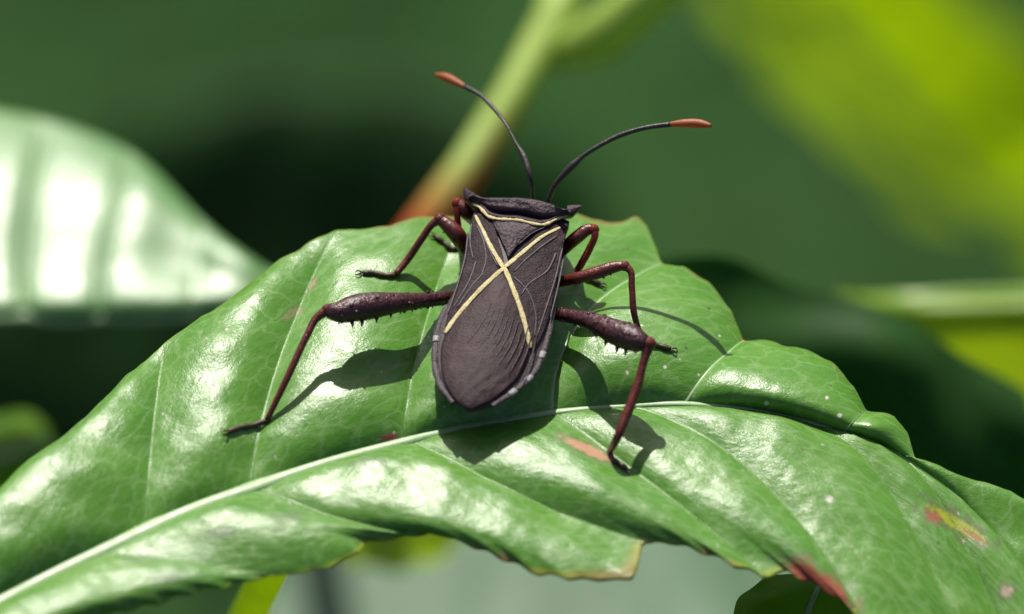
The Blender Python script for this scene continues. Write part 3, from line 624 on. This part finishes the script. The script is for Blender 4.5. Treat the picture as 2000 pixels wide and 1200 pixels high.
# stems
def stem(name, label, paths, cat='stem', smat=M_STEM):
    t = thing(name, label, cat, paths[0][0][-1]); 
    for nm, pts, rad, spots in paths_iter(paths):
        q = curve(np.c_[pts, rad], 90); V_, F_ = tube(q[:, :3], q[:, 3], 14)
        L_ = np.r_[0, np.cumsum(np.linalg.norm(np.diff(q[:, :3], axis=0), axis=1))]
        mc = np.zeros((len(V_), 3)); mc[:90*14, 0] = np.repeat(L_, 14)
        c4 = np.zeros((len(V_), 4)); px, py = proj(V_)
        for (y0, y1, c) in spots:
            k = np.clip((py - y0) / (y1 - y0), 0, 1); c4[:, :3] = c; c4[:, 3] = k
        mk(nm, V_, F_, smat, t, attrs={'mmco': ('FLOAT_VECTOR', mc), 'spot': ('FLOAT_COLOR', c4)})
    return t
def paths_iter(ps): return [(b, a, c, d) for a, b, c, d in ps]
RED = (.5, .03, .012)
stem('plant_stem', 'slanting pale green stem turning red at its base behind the bug',
     [(np.r_[DP([(1130, -120, 72), (1100, 0, 70), (1060, 95, 68), (990, 205, 66), (925, 310, 64), (860, 405, 62), (780, 520, 62), (690, 560, 85), (570, 610, 150), (480, 720, 260)]), [P(440, 800, -450.0)]], 'stalk',
       [1.65, 1.6, 1.45, 1.3, 1.3, 1.5, 1.6, 1.7, 2.0, 2.2, 2.5], [(318, 338, RED)]),
      (DP([(1075, 110, 70), (1120, 95, 68), (1165, 75, 66), (1240, 15, 64), (1330, -60, 62)]), 'side_shoot', [1.0, 1.5, 1.8, 1.7, 1.6], [])])
stem('leaf_stalk', 'bright green stalk beneath the torn edge of the broad leaf',
     [(np.r_[DP([(540, 1090, 4), (520, 1130, 8), (495, 1180, 14), (470, 1240, 22)]), [[-25, -5, -120], [-30, 20, -450]]], 'stalk', [1.0, 1.1, 1.15, 1.2, 1.5, 2.2], [])], smat=M_FAR)
# low leaves under the broad leaf
leaf_thing('pale_leaf', 'pale grey green leaf far below the torn edge of the broad leaf',
    [Z([(420, 1500), (700, 1520), (1000, 1530), (1400, 1520), (1800, 1480)], -125),
     Z([(480, 1250), (700, 1270), (1000, 1280), (1400, 1270), (1800, 1240)], -118),
     Z([(560, 1060), (700, 1020), (1000, 1000), (1400, 1000), (1750, 1040)], -121)],
    M_PALE, 80, 50, quilt=5, amp=.6, seed=12, wave=.6)
leaf_thing('young_leaf', 'small yellow green leaf tip peeping out below the torn edge',
    [DP([(640, 1000, 74), (700, 985, 74), (780, 980, 74), (880, 990, 74), (930, 1000, 74)]),
     DP([(660, 1070, 76), (710, 1075, 76), (780, 1078, 76), (850, 1072, 76), (890, 1060, 76)]),
     DP([(690, 1095, 80), (730, 1108, 80), (780, 1112, 80), (830, 1105, 80), (865, 1085, 80)])], M_YOUNG, 50, 30, seed=14, wave=.2, ribrow=.5, ribr=.3)
leaf_thing('lower_leaf', 'rounded green leaf under the curled brown tip of the broad leaf',
    [Z([(1425, 1260, -10), (1430, 1200, -10), (1448, 1160, -10), (1490, 1135, -10), (1540, 1120, -10.5)]),
     Z([(1490, 1280, -9), (1500, 1220, -9), (1520, 1175, -9), (1550, 1140, -9), (1580, 1115, -10)]),
     Z([(1700, 1300, -10), (1700, 1230, -10), (1700, 1180, -10), (1690, 1140, -10), (1680, 1110, -10.5)])], M_FAR, 50, 50, seed=15, wave=.2, ribrow=.7, ribr=.3)
leaf_thing('side_leaf', 'soft green leaf low behind the broad leaf under the glossy leaf',
    [Z([(-200, 1010), (-60, 1000), (40, 970), (100, 920)], -50),
     Z([(-200, 900), (-60, 890), (50, 880), (115, 870)], -48),
     Z([(-200, 790), (-80, 785), (20, 800), (95, 840)], -49)], M_FAR, 50, 40, seed=16, wave=.6, ribrow=.5, ribr=.5)

# dark hanging leaf added to stand for the shaded background further back
leaf_thing('shade_backdrop_leaf', 'dark leaf added as background shade far behind the bug between stem and glossy leaf',
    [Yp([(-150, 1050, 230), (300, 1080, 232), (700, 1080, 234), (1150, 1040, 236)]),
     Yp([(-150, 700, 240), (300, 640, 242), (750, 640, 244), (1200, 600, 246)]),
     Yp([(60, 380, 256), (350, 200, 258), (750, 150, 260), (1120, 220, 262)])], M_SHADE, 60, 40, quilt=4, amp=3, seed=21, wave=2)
